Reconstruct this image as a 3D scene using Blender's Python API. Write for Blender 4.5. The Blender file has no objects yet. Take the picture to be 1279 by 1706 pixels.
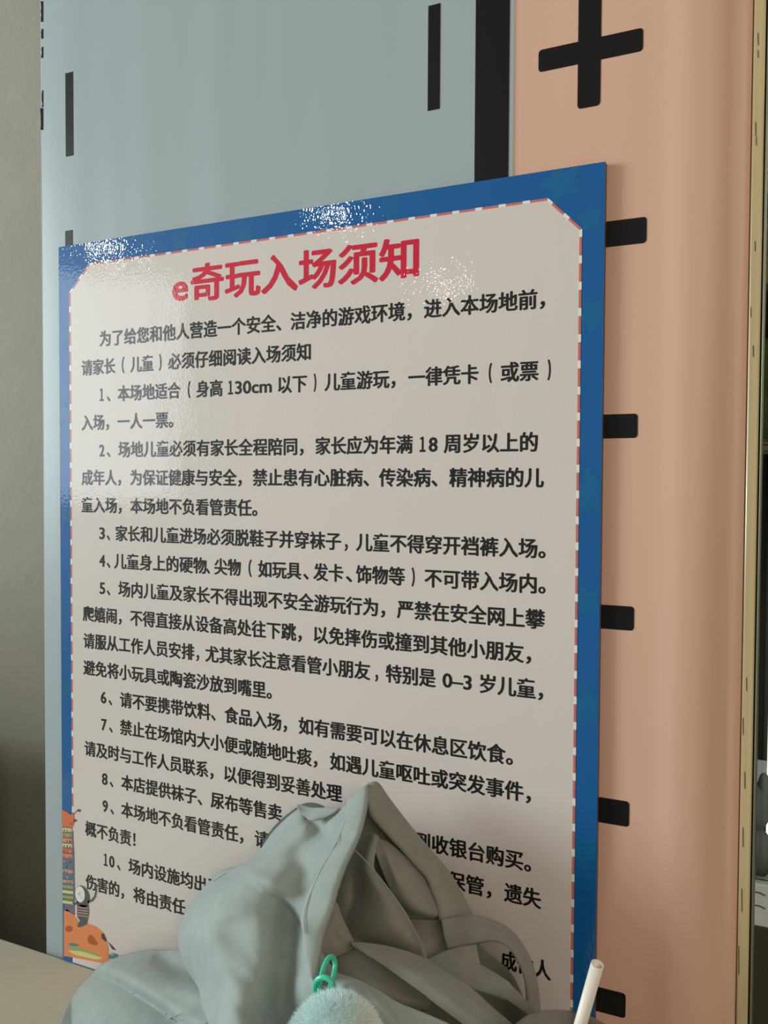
import bpy, bmesh, math, random
from mathutils import Vector, Matrix
random.seed(7)
C = bpy.context.scene.collection
PI = math.pi

# ---------------------------------------------------------------- camera, world, light, exposure
CX, CY, CZ = 0.0, -0.7028, 1.2876
YAW, PITCH, ROLL = math.radians(25.077), math.radians(-1.681), math.radians(0.3007)
F = 1400.0
cy, sy = math.cos(YAW), math.sin(YAW)
UP0 = Vector((0, 0, 1))
FW0 = Vector((-sy, cy, 0)); R0 = Vector((cy, sy, 0))
FW = FW0 * math.cos(PITCH) + UP0 * math.sin(PITCH)
U_ = UP0 * math.cos(PITCH) - FW0 * math.sin(PITCH)
RT = R0 * math.cos(ROLL) + U_ * math.sin(ROLL)
UPV = U_ * math.cos(ROLL) - R0 * math.sin(ROLL)
cam = bpy.data.cameras.new('camera'); co = bpy.data.objects.new('camera', cam); C.objects.link(co)
M = Matrix(((RT.x, UPV.x, -FW.x, CX), (RT.y, UPV.y, -FW.y, CY), (RT.z, UPV.z, -FW.z, CZ), (0, 0, 0, 1)))
co.matrix_world = M
cam.sensor_fit = 'HORIZONTAL'; cam.sensor_width = 36.0; cam.lens = F / 1279.0 * 36.0
cam.clip_start = 0.01
bpy.context.scene.camera = co
sc = bpy.context.scene
sc.view_settings.view_transform = 'Standard'; sc.view_settings.look = 'None'
sc.view_settings.gamma = 1.0; sc.view_settings.use_curve_mapping = False
sc.view_settings.exposure = 0.18

w = bpy.data.worlds.new('world'); sc.world = w; w.use_nodes = True
bg = w.node_tree.nodes['Background']; bg.inputs[0].default_value = (0.82, 0.81, 0.76, 1); bg.inputs[1].default_value = 0.21

def area(name, loc, target, sx, sz, power, col):
    l = bpy.data.lights.new(name, 'AREA'); l.shape = 'RECTANGLE'; l.size = sx; l.size_y = sz; l.energy = power; l.color = col
    o = bpy.data.objects.new(name, l); C.objects.link(o); o.location = loc
    d = Vector(target) - Vector(loc); o.rotation_euler = d.to_track_quat('-Z', 'Y').to_euler(); return o
def lamp(name, loc, power, col, r=0.04):
    l = bpy.data.lights.new(name, 'POINT'); l.energy = power; l.color = col; l.shadow_soft_size = r
    o = bpy.data.objects.new(name, l); C.objects.link(o); o.location = loc; return o

def ray(px, py):
    return FW + RT * ((px - 639.5) / F) - UPV * ((py - 853.0) / F)
def at(px, py, y=0.0):                      # point of the pixel's ray at world depth y
    d = ray(px, py); t = (y - CY) / d.y
    return Vector((CX + d.x * t, y, CZ + d.z * t))
def atz(px, py, z):
    d = ray(px, py); t = (z - CZ) / d.z
    return Vector((CX + d.x * t, CY + d.y * t, z))
def proj(p):
    q = Vector(p) - Vector((CX, CY, CZ)); k = q.dot(FW)
    return 639.5 + F * q.dot(RT) / k, 853.0 - F * q.dot(UPV) / k

YB = -0.007                                  # front face of the notice board
# window daylight from the left behind the viewer, warm hall light from the right, downlights
area('window_light', (-3.15, -2.6, 1.78), (-0.6, 0, 1.1), 0.8, 1.15, 8, (0.86, 0.975, 1.0))
area('window_light', (-4.4, -1.9, 1.9), (-0.5, 0, 1.1), 1.4, 1.9, 150, (0.86, 0.975, 1.0))
area('hall_light', (1.6, -2.6, 2.6), (-0.2, 0, 1.2), 1.6, 1.0, 36, (1.0, 0.84, 0.68))
def mirror_lamp(px, py, z):                  # ceiling downlight whose reflection shows on the board
    P = at(px, py, YB); d = ray(px, py); d = Vector((d.x, -d.y, d.z)); t = (z - P.z) / d.z
    return P + d * t
for i, (px, py, pw) in enumerate([(178, 413, 9), (556, 353, 9), (738, 474, 2.5)]):
    p = mirror_lamp(px, py, 2.9 if i < 2 else 2.6)
    print('lamp', p)
    lamp('ceiling_downlight', p, pw, (1.0, 0.95, 0.85), 0.04)

# ---------------------------------------------------------------- helpers
def s2l(c):
    c = c / 255.0
    return c / 12.92 if c <= 0.04045 else ((c + 0.055) / 1.055) ** 2.4
def rgb(r, g, b): return (s2l(r), s2l(g), s2l(b), 1)

def mat(name, col, rough=0.5, spec=0.5, coat=0.0, bump=None, var=None, metal=0.0, coatr=0.1, alpha=None, trans=0.0):
    m = bpy.data.materials.new(name); m.use_nodes = True
    nt = m.node_tree; b = nt.nodes['Principled BSDF']
    b.inputs['Base Color'].default_value = col; b.inputs['Roughness'].default_value = rough
    b.inputs['Specular IOR Level'].default_value = spec; b.inputs['Metallic'].default_value = metal
    b.inputs['Coat Weight'].default_value = coat; b.inputs['Coat Roughness'].default_value = coatr
    b.inputs['Transmission Weight'].default_value = trans
    tc = nt.nodes.new('ShaderNodeTexCoord')
    if var:      # (scale xyz, amount, detail): gentle tone variation of the surface itself
        mp = nt.nodes.new('ShaderNodeMapping'); mp.inputs['Scale'].default_value = var[0]
        nz = nt.nodes.new('ShaderNodeTexNoise'); nz.inputs['Scale'].default_value = 1; nz.inputs['Detail'].default_value = 4
        nt.links.new(tc.outputs['Object'], mp.inputs[0]); nt.links.new(mp.outputs[0], nz.inputs['Vector'])
        mx = nt.nodes.new('ShaderNodeMix'); mx.data_type = 'RGBA'
        a = var[1]
        mx.inputs[6].default_value = tuple(c * (1 - a) for c in col[:3]) + (1,)
        mx.inputs[7].default_value = tuple(min(1, c * (1 + a)) for c in col[:3]) + (1,)
        nt.links.new(nz.outputs[0], mx.inputs[0]); nt.links.new(mx.outputs[2], b.inputs['Base Color'])
    if bump:     # list of (scale xyz, distance, detail)
        prev = None
        for (scl, dist, det) in bump:
            mp = nt.nodes.new('ShaderNodeMapping'); mp.inputs['Scale'].default_value = scl
            nz = nt.nodes.new('ShaderNodeTexNoise'); nz.inputs['Scale'].default_value = 1; nz.inputs['Detail'].default_value = det
            nt.links.new(tc.outputs['Object'], mp.inputs[0]); nt.links.new(mp.outputs[0], nz.inputs['Vector'])
            bp = nt.nodes.new('ShaderNodeBump'); bp.inputs['Distance'].default_value = dist
            nt.links.new(nz.outputs[0], bp.inputs['Height'])
            if prev: nt.links.new(prev.outputs[0], bp.inputs['Normal'])
            prev = bp
        nt.links.new(prev.outputs[0], b.inputs['Normal'])
        if coat: nt.links.new(prev.outputs[0], b.inputs['Coat Normal'])
    return m

GLB = [((30, 30, 9), 0.00035, 1), ((520, 520, 380), 0.000055, 0)]      # laminated board: long ripples and orange peel
def bmat(name, col, **k): return mat(name, col, rough=0.5, spec=0.2, coat=0.9, coatr=0.035, bump=GLB, **k)
M_white = bmat('board_cream', rgb(214, 206, 200))
M_blue = bmat('board_blue', rgb(4, 92, 156))
M_star = bmat('board_star', rgb(12, 98, 150))
M_dash = bmat('board_red_dash', rgb(204, 112, 98))
M_dashw = bmat('board_white_dash', rgb(228, 230, 226))
M_ink = bmat('board_ink', rgb(24, 24, 26))
M_red = bmat('board_red', rgb(206, 24, 54))
M_edge = mat('board_edge', rgb(96, 74, 60), 0.6)
def wm(name, col, rough=0.42): return mat(name, col, rough=rough, spec=0.25, bump=[((14, 14, 1.6), 0.0022, 1), ((300, 300, 300), 0.00006, 2)], var=((7, 7, 2.5), 0.035))
M_wblue = wm('wallpaper_blue', rgb(160, 174, 177))
M_worange = wm('wallpaper_orange', rgb(214, 174, 152))
M_wblack = wm('wallpaper_black', rgb(22, 21, 20))
M_plaster = mat('grey_plaster', rgb(150, 146, 132), 0.85, 0.2, bump=[((60, 60, 60), 0.0012, 4)], var=((9, 9, 9), 0.10))
M_mark = mat('edge_mark_dark', rgb(46, 40, 30), 0.9, 0.1)
M_table = mat('table_laminate', rgb(200, 193, 172), 0.5, 0.35, var=((5, 5, 5), 0.03), bump=[((200, 200, 200), 0.00008, 3)])
M_tleg = mat('table_leg_steel', rgb(120, 120, 118), 0.35, 0.5, metal=0.8)
M_floor = mat('floor_tile', rgb(120, 112, 100), 0.4, 0.4, var=((3, 3, 3), 0.1))

def link(name, me, m=None, parent=None, **props):
    o = bpy.data.objects.new(name, me); C.objects.link(o)
    if m is not None: me.materials.append(m)
    if parent is not None: o.parent = parent
    for k, v in props.items(): o[k] = v
    return o
def empty(name, loc, **props):
    o = bpy.data.objects.new(name, None); C.objects.link(o); o.location = loc
    o.empty_display_size = 0.05
    for k, v in props.items(): o[k] = v
    return o
def relink(o, root):                         # parent keeping world position (roots have no rotation)
    o.parent = root; o.location = -root.location
def bm_mesh(name, bm):
    me = bpy.data.meshes.new(name); bmesh.ops.recalc_face_normals(bm, faces=bm.faces[:]); bm.to_mesh(me); bm.free(); return me
def add_box(bm, x0, x1, y0, y1, z0, z1, bev=0.0, seg=2):
    r = bmesh.ops.create_cube(bm, size=1)
    for v in r['verts']:
        v.co = Vector(((x0 + x1) / 2 + v.co.x * (x1 - x0), (y0 + y1) / 2 + v.co.y * (y1 - y0), (z0 + z1) / 2 + v.co.z * (z1 - z0)))
    if bev:
        es = list({e for v in r['verts'] for e in v.link_edges})
        bmesh.ops.bevel(bm, geom=es, offset=bev, segments=seg, affect='EDGES', profile=0.5)
def box(name, x0, x1, y0, y1, z0, z1, m, bev=0.0, parent=None, **props):
    bm = bmesh.new(); add_box(bm, x0, x1, y0, y1, z0, z1, bev)
    return link(name, bm_mesh(name, bm), m, parent, **props)
def slab(name, pts, y_front, thick, m, parent=None, **props):        # flat print: polygon (x,z) with thickness going back
    bm = bmesh.new()
    f = [bm.verts.new((p[0], y_front, p[1])) for p in pts]; b = [bm.verts.new((p[0], y_front + thick, p[1])) for p in pts]
    bm.faces.new(f); bm.faces.new(b[::-1]); n = len(pts)
    for i in range(n): bm.faces.new((f[i], b[i], b[(i + 1) % n], f[(i + 1) % n]))
    return link(name, bm_mesh(name, bm), m, parent, **props)
def wpx(px, py, y=0.0):
    p = at(px, py, y); return (p.x, p.z)
def rrect(x0, x1, z0, z1, r, n=4):
    out = []
    for (cx_, cz_, a0) in ((x1 - r, z1 - r, 0), (x0 + r, z1 - r, 90), (x0 + r, z0 + r, 180), (x1 - r, z0 + r, 270)):
        for i in range(n + 1):
            a = math.radians(a0 + 90 * i / n); out.append((cx_ + r * math.cos(a), cz_ + r * math.sin(a)))
    return out
def tube(name, pts, r, m, parent=None, cyc=False, res=8, **props):
    cu = bpy.data.curves.new(name, 'CURVE'); cu.dimensions = '3D'; cu.bevel_depth = 1.0; cu.bevel_resolution = res // 2; cu.resolution_u = 6
    s = cu.splines.new('NURBS' if len(pts) > 2 else 'POLY'); s.points.add(len(pts) - 1)
    for i, p in enumerate(pts):
        s.points[i].co = (p[0], p[1], p[2], 1); s.points[i].radius = r if not isinstance(r, (list, tuple)) else r[i]
    if len(pts) > 2: s.order_u = 4; s.use_endpoint_u = not cyc
    s.use_cyclic_u = cyc; cu.use_fill_caps = True
    t = bpy.data.objects.new('tmp', cu); C.objects.link(t); bpy.context.view_layer.update()
    me = bpy.data.meshes.new_from_object(t.evaluated_get(bpy.context.evaluated_depsgraph_get()))
    bpy.data.objects.remove(t); me.materials.clear()
    for p in me.polygons: p.use_smooth = True
    return link(name, me, m, parent, **props)

# ---------------------------------------------------------------- the setting
XL = at(70, 800, 0).x; XR = at(1241, 800, 0).x
wall = empty('wall_back', (0, 0, 0), kind='structure', label='column face covered in blue and orange printed wallpaper')
# core of the column with rounded right corner
bm = bmesh.new(); prof = [(XL, 0.0), (XL, 0.36)]
prof = [(XR - 0.018, 0.30), (XL + 0.0, 0.30), (XL, 0.0025)]
xb = at(849, 800, 0).x
for i in range(2): prof.append((XL + (xb - XL) * i, 0.0))
n = 40
for i in range(n + 1):                        # bulging paper, then the corner turning back into the joint
    t = i / n; x = xb + (XR - 0.012 - xb) * t
    y = -0.0022 * math.exp(-((t - 0.80) / 0.07) ** 2)
    if t > 0.86: y += 0.010 * ((t - 0.86) / 0.14) ** 2
    prof.append((x, y))
for i in range(1, 6): prof.append((XR - 0.012 + 0.0116 * math.sin(i / 5 * PI / 2), 0.010 + 0.005 * (1 - math.cos(i / 5 * PI / 2))))
prof.append((XR - 0.0003, 0.30))
def wall_strip(name, ps, m, **props):
    bm = bmesh.new(); a = [bm.verts.new((p[0], p[1], 0.0)) for p in ps]; b = [bm.verts.new((p[0], p[1], 2.95)) for p in ps]
    for i in range(len(ps) - 1): bm.faces.new((a[i], a[i + 1], b[i + 1], b[i]))
    me = bm_mesh(name, bm)
    for p in me.polygons: p.use_smooth = True
    return link(name, me, m, wall, **props)
wall_strip('wallpaper', [(XL + 0.0, 0.30), (XL, 0.004), (XL + 0.0015, 0.0006), (XL + 0.004, 0)] + [(xb - (xb - XL) * (1 - t) * 0.99, 0) for t in (0.1, 0.3, 0.6, 1)], M_wblue, label='pale grey blue wallpaper panel')
wall_strip('wallpaper', prof[4:], M_worange, label='peach orange wallpaper panel turning at the corner')
box('column_core', XL + 0.002, XR - 0.02, 0.03, 0.30, 0, 2.95, M_plaster, parent=wall)
PT = 0.0004
def wslab(name, pts, m=M_wblack, **p): return slab(name, pts, -PT, PT * 0.9, m, wall, **p)
# printed marks on the wallpaper
xa = at(791.5, 150, 0).x; xb2 = at(848, 150, 0).x
wslab('printed_bar', [(xa, 0.0), (xb2, 0.0), (xb2, 2.94), (xa, 2.94)], label='wide black printed line between blue and orange')
def dash(l, r, top, bot, nm='printed_dash'):
    x0 = at(l, (top + bot) / 2, 0).x; x1 = at(r, (top + bot) / 2, 0).x
    z1 = at((l + r) / 2, top, 0).z; z0 = at((l + r) / 2, bot, 0).z
    wslab(nm, [(x0, z0), (x1, z0), (x1, z1), (x0, z1)])
dash(109.5, 122, 121, 260); dash(713, 733, 8, 183)
zt = at(115, 384, 0).z; zl = at(116, 121, 0).z - at(116, 260, 0).z
wslab('printed_dash', [(at(109, 400, 0).x, zt - zl), (at(121, 400, 0).x, zt - zl), (at(121, 400, 0).x, zt), (at(109, 400, 0).x, zt)])
cxx, czz = wpx(981, 86)
hx = (at(1071, 70, 0).x - at(897, 100, 0).x) / 2; tz = (at(930, 77, 0).z - at(930, 114, 0).z) / 2; tx = (at(1000, 140, 0).x - at(962, 140, 0).x) / 2
cxx = (at(1071, 70, 0).x + at(897, 100, 0).x) / 2; hz = at(981, 84, 0).z - at(981, 178, 0).z
czz = at(984, 84, 0).z; r = 0.003
cross = []
arc = lambda cx_, cz_, a0: [(cx_ + r * math.cos(math.radians(a0 + 90 * i / 4)), cz_ + r * math.sin(math.radians(a0 + 90 * i / 4))) for i in range(5)]
cross += arc(cxx + hx - r, czz + tz - r, 0) + [(cxx + tx, czz + tz)] + arc(cxx + tx - r, czz + hz - r, 0) + arc(cxx - tx + r, czz + hz - r, 90) + [(cxx - tx, czz + tz)]
cross += arc(cxx - hx + r, czz + tz - r, 90) + arc(cxx - hx + r, czz - tz + r, 180) + [(cxx - tx, czz - tz)] + arc(cxx - tx + r, czz - hz + r, 180) + arc(cxx + tx - r, czz - hz + r, 270) + [(cxx + tx, czz - tz)] + arc(cxx + hx - r, czz - tz + r, 270)
wslab('printed_cross', cross, label='black printed plus sign on the orange wallpaper')
for (t, b, rr, x) in ((365, 408, 1077, 1045), (690, 730, 1062, 1030), (1009, 1049, 1056, 1030), (1332, 1374, 1048, 1025), (1650, 1691, 1042, 1020)):
    z1 = at(x, t, 0).z; z0 = at(x, b, 0).z; x1 = at(rr, (t + b) / 2, 0).x
    wslab('printed_tick', rrect(x1 - 0.1, x1, z0, z1, 0.0028))

# dark jagged marks along the left edge of the wallpaper
for (y0, y1, x0, x1) in ((2, 36, 67.5, 71), (48, 64, 68, 71), (78, 96, 68, 71), (150, 178, 69, 71), (180, 216, 67, 71)):
    pts = []
    for k in range(7):
        yy = y0 + (y1 - y0) * k / 6; pts.append(wpx(x1, yy, -0.0006))
    for k in range(7):
        yy = y1 - (y1 - y0) * k / 6; pts.append(wpx(x0 + random.uniform(0, 1.8), yy, -0.0006))
    slab('edge_mark', pts, -0.0006, 0.0006, M_mark, wall)

box('wall_left', -3.2, XL + 0.35, 0.46, 0.56, 0, 2.95, M_plaster, kind='structure')
box('light_blocker', -3.1, -1.75, -0.55, -0.40, 0, 1.22, M_plaster, kind='structure')  # added block out of view, shades the lower left plaster from the windows
box('light_blocker', -2.9, -1.24, 0.06, 0.30, 0, 0.88, M_plaster, kind='structure')  # second added block out of view, keeps fill light off the low plaster
box('floor', -3.2, 2.2, -3.0, 2.4, -0.05, 0.0, M_floor, kind='structure')

# narrow metal trim at the right corner of the column
M_trim = mat('trim_beige', rgb(196, 178, 134), 0.22, 0.6, coat=0.3, bump=[((260, 260, 3), 0.0006, 2)], var=((90, 90, 1.5), 0.12))
M_trimd = mat('trim_groove', rgb(40, 34, 22), 0.7)
M_trimm = mat('trim_metal', rgb(134, 138, 116), 0.4, 0.6, metal=0.7, bump=[((200, 200, 4), 0.0004, 2)])
trim = empty('trim_1', (0, 0, 0), kind='structure')
box('casing', XR, XR + 0.0085, 0.0115, 0.05, 0, 2.95, M_trim, 0.0012, trim)
box('groove', XR + 0.0085, XR + 0.0097, 0.0145, 0.05, 0, 2.95, M_trimd, 0, trim)
box('metal_edge', XR + 0.0097, XR + 0.0115, 0.0105, 0.05, 0, 2.95, M_trimm, 0.0005, trim)
for (py, x, l) in ((65, 1263, 22), (90, 1263, 14), (215, 1259, 24), (235, 1260, 16), (410, 1258, 18), (520, 1251, 18), (585, 1255, 20), (1140, 1244, 24), (1210, 1238, 30), (1300, 1241, 30), (1395, 1238, 34), (1500, 1236, 40), (1600, 1231, 50)):
    p0 = at(x - 1.2, py - l / 2, 0.0113); p1 = at(x - 0.8, py + l / 2, 0.0113)
    slab('scratch', [(p0.x, p0.z), (p0.x + 0.0005, p0.z - 0.001), (p1.x + 0.0004, p1.z), (p1.x - 0.0001, p1.z + 0.001)], 0.0112, 0.0006, M_trimd, trim)

# ---------------------------------------------------------------- notice board
TL = at(97, 410, YB); TR = at(1007, 272, YB); BL = at(105.5, 1592, YB)
bx0 = (TL.x + BL.x) / 2; bx1 = (TR.x + at(992, 1640, YB).x) / 2; bz1 = (TL.z + TR.z) / 2; bz0 = 0.7505
print('BOARD', bx0, bx1, bz0, bz1, TL, TR, BL)
board = empty('notice_board', ((bx0 + bx1) / 2, YB / 2, bz0), label='large notice board with blue starred border and Chinese entry rules, standing against the wallpaper', category='sign')
def bpart(o): relink(o, board); return o
bm = bmesh.new(); add_box(bm, bx0, bx1, YB + 0.0006, -0.0005, bz0, bz1, 0)
bpart(link('backing_board', bm_mesh('backing_board', bm), M_edge))
bpart(slab('blue_border', [(bx0, bz0), (bx1, bz0), (bx1, bz1), (bx0, bz1)], YB, 0.00055, M_blue))
def bw(px, py): p = at(px, py, YB); return (p.x, p.z)
ix0 = at(119, 900, YB).x; ix1 = at(961, 900, YB).x; iz1 = (at(140, 441, YB).z + at(928, 331, YB).z) / 2; iz0 = bz0 + 0.001
cut = 0.028
print('INNER', ix0 - bx0, bx1 - ix1, bz1 - iz1, at(118, 487, YB).z - iz1, at(967, 380, YB).z - iz1, at(930, 331, YB).x - ix1, at(140, 440, YB).x - ix0)
E1 = 0.0002
cream = [(ix0, iz0), (ix1, iz0), (ix1, iz1 - cut), (ix1 - cut, iz1), (ix0 + cut, iz1), (ix0, iz1 - cut)]
bpart(slab('cream_panel', cream, YB - E1, E1, M_white))
# faint stars on the blue border
def star(cx_, cz_, r_, rot=0.0):
    pts = []
    for i in range(10):
        a = rot + PI / 2 + i * PI / 5; q = r_ if i % 2 == 0 else r_ * 0.52
        x = min(max(cx_ + q * math.cos(a), bx0 + 0.0005), bx1 - 0.0005); z = min(max(cz_ + q * math.sin(a), bz0), bz1 - 0.0005)
        pts.append((x, z))
    return pts
for (px, py, r_, ro) in ((935, 305, 0.020, 0.3), (985, 363, 0.013, 0.1), (988, 525, 0.017, 0.5), (985, 820, 0.022, 0.2), (978, 1000, 0.015, 0.4), (980, 1180, 0.02, 0.1), (975, 1420, 0.018, 0.6), (405, 385, 0.017, 0.2), (650, 345, 0.014, 0.5), (300, 400, 0.015, 0.1), (110, 560, 0.012, 0.3), (108, 690, 0.014, 0.1), (110, 860, 0.012, 0.4), (112, 1150, 0.013, 0.2)):
    c = bw(px, py); bpart(slab('border_star', star(c[0], c[1], r_, ro), YB - 0.0001, 0.0001, M_star))
# dashed red and white line round the cream panel
peri = cream[1:] + [cream[0]]; segs = []
DL, GL = 0.0150, 0.0062
for (a, b) in zip(peri[:-1], peri[1:]):
    a = Vector(a); b = Vector(b); L = (b - a).length; n_ = max(1, round(L / (DL + GL))); d = (b - a) / L; per = L / n_
    nn = Vector((-d.y, d.x)) * 0.0011
    for k in range(n_):
        for (s0, s1, m_, nm) in ((0, per * 0.70, M_dash, 'red_dash'), (per * 0.70, per, M_dashw, 'white_dash')):
            p0 = a + d * (k * per + s0); p1 = a + d * (k * per + s1); q = nn * (0.9 if m_ is M_dash else 1.15)
            bpart(slab(nm, [tuple(p0 - q), tuple(p1 - q), tuple(p1 + q), tuple(p0 + q)], YB - 0.0003, 0.0001, m_))

# lettering
def text_mesh(body):
    c = bpy.data.curves.new('text', 'FONT'); c.body = body; c.size = 1.0; c.resolution_u = 3
    o = bpy.data.objects.new('tmp', c); C.objects.link(o); bpy.context.view_layer.update()
    me = bpy.data.meshes.new_from_object(o.evaluated_get(bpy.context.evaluated_depsgraph_get()))
    bpy.data.objects.remove(o); me.materials.clear(); return me
def put_text(name, segs_, zc, py, em, m, off=0.0003):
    runs = [[segs_[0]]]                       # phrases far apart on a line are parts of their own
    for a, b in zip(segs_[:-1], segs_[1:]):
        if b[1] - a[2] > 60: runs.append([])
        runs[-1].append(b)
    for run in runs:
        bm = bmesh.new()
        for (body, l, r_) in run:
            me = text_mesh(body)
            xs = [v.co.x for v in me.vertices]; x0, x1 = min(xs), max(xs)
            X0, X1 = at(l, py(l), YB).x + off, at(r_, py(r_), YB).x - off
            s = (X1 - X0) / (x1 - x0)
            shifts = [(0, 0)] + [(off * math.cos(k * PI / 4), off * math.sin(k * PI / 4)) for k in range(8)]
            for k, (dx, dz) in enumerate(shifts):         # bold weight: the letter printed slightly spread
                n0 = len(bm.verts); bm.from_mesh(me); bm.verts.ensure_lookup_table()
                for v in bm.verts[n0:]:
                    v.co = Vector((X0 + (v.co.x - x0) * s + dx, YB - 0.00034 - 0.000004 * k, zc + (v.co.y - 0.375) * em + dz * 0.6))
            bpy.data.meshes.remove(me)
        me = bpy.data.meshes.new(name); bm.to_mesh(me); bm.free()
        bpart(link(name, me, m))
LINES = [
 [("为了给您和他人营造一个安全、",166,469),("洁净的游戏环境，",484,686),("进入本场地前，",706,908)],
 [("请家长",136,192.5),("（",203,207.5),("儿童",217,256),("）",265,269.5),("必须仔细阅读入场须知",280,518)],
 [("１",166,173),("、",178,184),("本场地适合",196,301),("（",313,317.5),("身高",327,371),("１",380,388.5),("30cm",391.5,453),("以下",463,511.5),("）",522.5,527),("儿童游玩，",540.5,659),("一律凭卡",680,797),("（",814,819.5),("或票",834,897),("）",912,917.5)],
 [("入场，",136,182),("一人一票。",196,289)],
 [("2",165.5,174.5),("、",178,184),("场地儿童必须有家长全程陪同，",197,506),("家长应为年满",525.5,687.5),("１",699,709),("8",714,729),("周岁以上的",739,896)],
 [("成年人，",136,202),("为保证健康与安全，",217,403),("禁止患有心脏病、",421,615),("传染病、",631,729),("精神病的儿",748,906)],
 [("童入场，",136,203),("本场地不负看管责任。",217,429)],
 [("3",165.5,175),("、",178,183.5),("家长和儿童进场必须脱鞋子并穿袜子",192.6,568.5),("，",574,579.5),("儿童不得穿开裆裤入场。",593,909)],
 [("4",165.5,175.5),("、",178,184),("儿童身上的硬物",190,344.5),("、",343,350),("尖物",357,401.6),("（",414,419.5),("如玩具",430,502),("、",505,514.5),("发卡",521.8,572),("、",576,587),("饰物等",592.7,674.5),("）",685.5,691),("不可带入场内。",707,909)],
 [("5",166,175.5),("、",178,184),("场内儿童及家长不得出现不安全游玩行为，",197,642),("严禁在安全网上攀",661,908)],
 [("爬嬉闹，",138,203),("不得直接从设备高处往下跳，",217,503),("以免摔伤或撞到其他小朋友，",522.5,885)],
 [("请服从工作人员安排",139,324),("，",327,332),("尤其家长注意看管小朋友",342,617),("，",625,630),("特别是",642.6,726),("0–3",737,786),("岁儿童，",799,905)],
 [("避免将小玩具或陶瓷沙放到嘴里。",139,453)],
 [("6",168,177.5),("、",181,187),("请不要携带饮料、",200,359.6),("食品入场，",374,478.5),("如有需要可以在休息区饮食。",497.6,854.6)],
 [("7",169,178),("、",182,188),("禁止在场馆内大小便或随地吐痰，",200,529),("如遇儿童呕吐或突发事件，",549.5,884.6)],
 [("请及时与工作人员联系，",141,356),("以便得到妥善处理",373.4,570)],
 [("8",170,179.5),("、",183,189),("本店提供袜子、",202,337),("尿布等售卖",351,470),("到收银台购买。",690,885)],
 [("9",171,180),("、",184,190),("本场地不负看管责任，",202,405.7),("请",424,449),("保管，",744,819),("遗失",839.6,902)],
 [("概不负责！",142,226)],
 [("１",173,179.5),("0",182,191),("、",195,201),("场内设施均出于",214,368),("成他人",834,918)],
 [("伤害的，",142.7,207),("将由责任人",222,332)],
]
for i, segs_ in enumerate(LINES):
    v = 0.15996 - 0.030196 * i
    # constant height on the board; screen row varies along the line
    z = CZ + v * (YB - CY) / (0 - CY)
    def py(px, z=z):
        # screen row of board height z at column px
        y = 800.0
        for _ in range(4):
            y += (at(px, y, YB).z - z) / 0.0005 * 0.6
        return y
    put_text('text_line', segs_, z, py, 0.0178, M_ink, 0.00056)
zt_ = (at(320, 471, YB).z + at(670, 433, YB).z) / 2
put_text('title_text', [("e", 287, 313.5), ("奇玩入场须知", 318, 698)], zt_, lambda p: 455, 0.0396, M_red, 0.0013)

# animal drawing in the lower left corner of the board
def bcol(n_, c): return bmat(n_, c)
P_or = bcol('print_orange', rgb(226, 138, 84)); P_br = bcol('print_brown', rgb(176, 88, 40)); P_gr = bcol('print_grey', rgb(84, 86, 84))
P_ye = bcol('print_yellow', rgb(214, 208, 140)); P_gn = bcol('print_green', rgb(150, 166, 92)); P_te = bcol('print_teal', rgb(60, 130, 140))
P_pu = bcol('print_purple', rgb(108, 104, 124)); P_pk = bcol('print_pink', rgb(196, 150, 140)); P_dk = bcol('print_dark', rgb(74, 60, 58)); P_rd = bcol('print_orange_red', rgb(216, 110, 64))
drw = empty('printed_picture', board.location); drw.parent = board; drw.location = (0, 0, 0)
drw['label'] = 'printed orange spotted animal with patterned scarf and small striped monkey'
lay = [0]
def dr(name, pts, m, l=1):
    q = [(max(bw(*p)[0], bx0 + 0.0001), bw(*p)[1]) for p in pts]
    o = slab(name, q, YB - 0.0004 - 0.0001 * l, 0.0001, m); o.parent = drw; o.location = -board.location; return o
def ell(cx_, cy_, rx, ry, n_=14, rot=0): return [(cx_ + rx * math.cos(a) * math.cos(rot) - ry * math.sin(a) * math.sin(rot), cy_ + rx * math.cos(a) * math.sin(rot) + ry * math.sin(a) * math.cos(rot)) for a in [2 * PI * i / n_ for i in range(n_)]]
dr('animal_body', [(107, 1518), (112, 1514), (118, 1520), (128, 1530), (135, 1540), (146, 1538), (160, 1543), (171, 1552), (178, 1565), (181, 1580), (181, 1606), (107, 1592)], P_or)
dr('body_spot', ell(115.5, 1547, 6.2, 5.3), P_br, 2); dr('body_spot', [(146, 1563), (151, 1556), (157, 1561), (164, 1572), (160, 1575), (148, 1571)], P_br, 2)
dr('body_spot', [(169, 1556), (173, 1554), (178, 1565), (177, 1569), (170, 1563)], P_dk, 2)
dr('tail', [(180, 1568), (190, 1578), (194, 1583), (187, 1581)], P_dk, 1)
dr('lower_patch', [(112, 1579), (122, 1575), (150, 1584), (172, 1592), (160, 1592), (130, 1586)], P_gn, 2)
dr('lower_patch', [(113, 1583), (135, 1584), (168, 1594), (172, 1597), (160, 1598), (125, 1590)], P_ye, 3)
dr('lower_patch', [(114, 1573), (120, 1570), (134, 1574), (128, 1576), (118, 1575)], P_te, 3)
dr('neck', [(104, 1376), (121, 1376), (124, 1420), (125, 1480), (125, 1525), (118, 1520), (108, 1516), (105, 1440)], P_pu)
dr('head', [(103, 1349), (112, 1352), (118, 1357), (123, 1355), (125, 1366), (122, 1378), (104, 1376)], P_rd, 2)
dr('antler', [(122, 1356), (128, 1349.5), (129, 1350.5), (123, 1358)], P_rd, 2); dr('antler', ell(132, 1350, 3, 2.4), P_gr, 3); dr('muzzle', [(123, 1364), (130, 1366), (123, 1370)], P_dk, 3)
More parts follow.
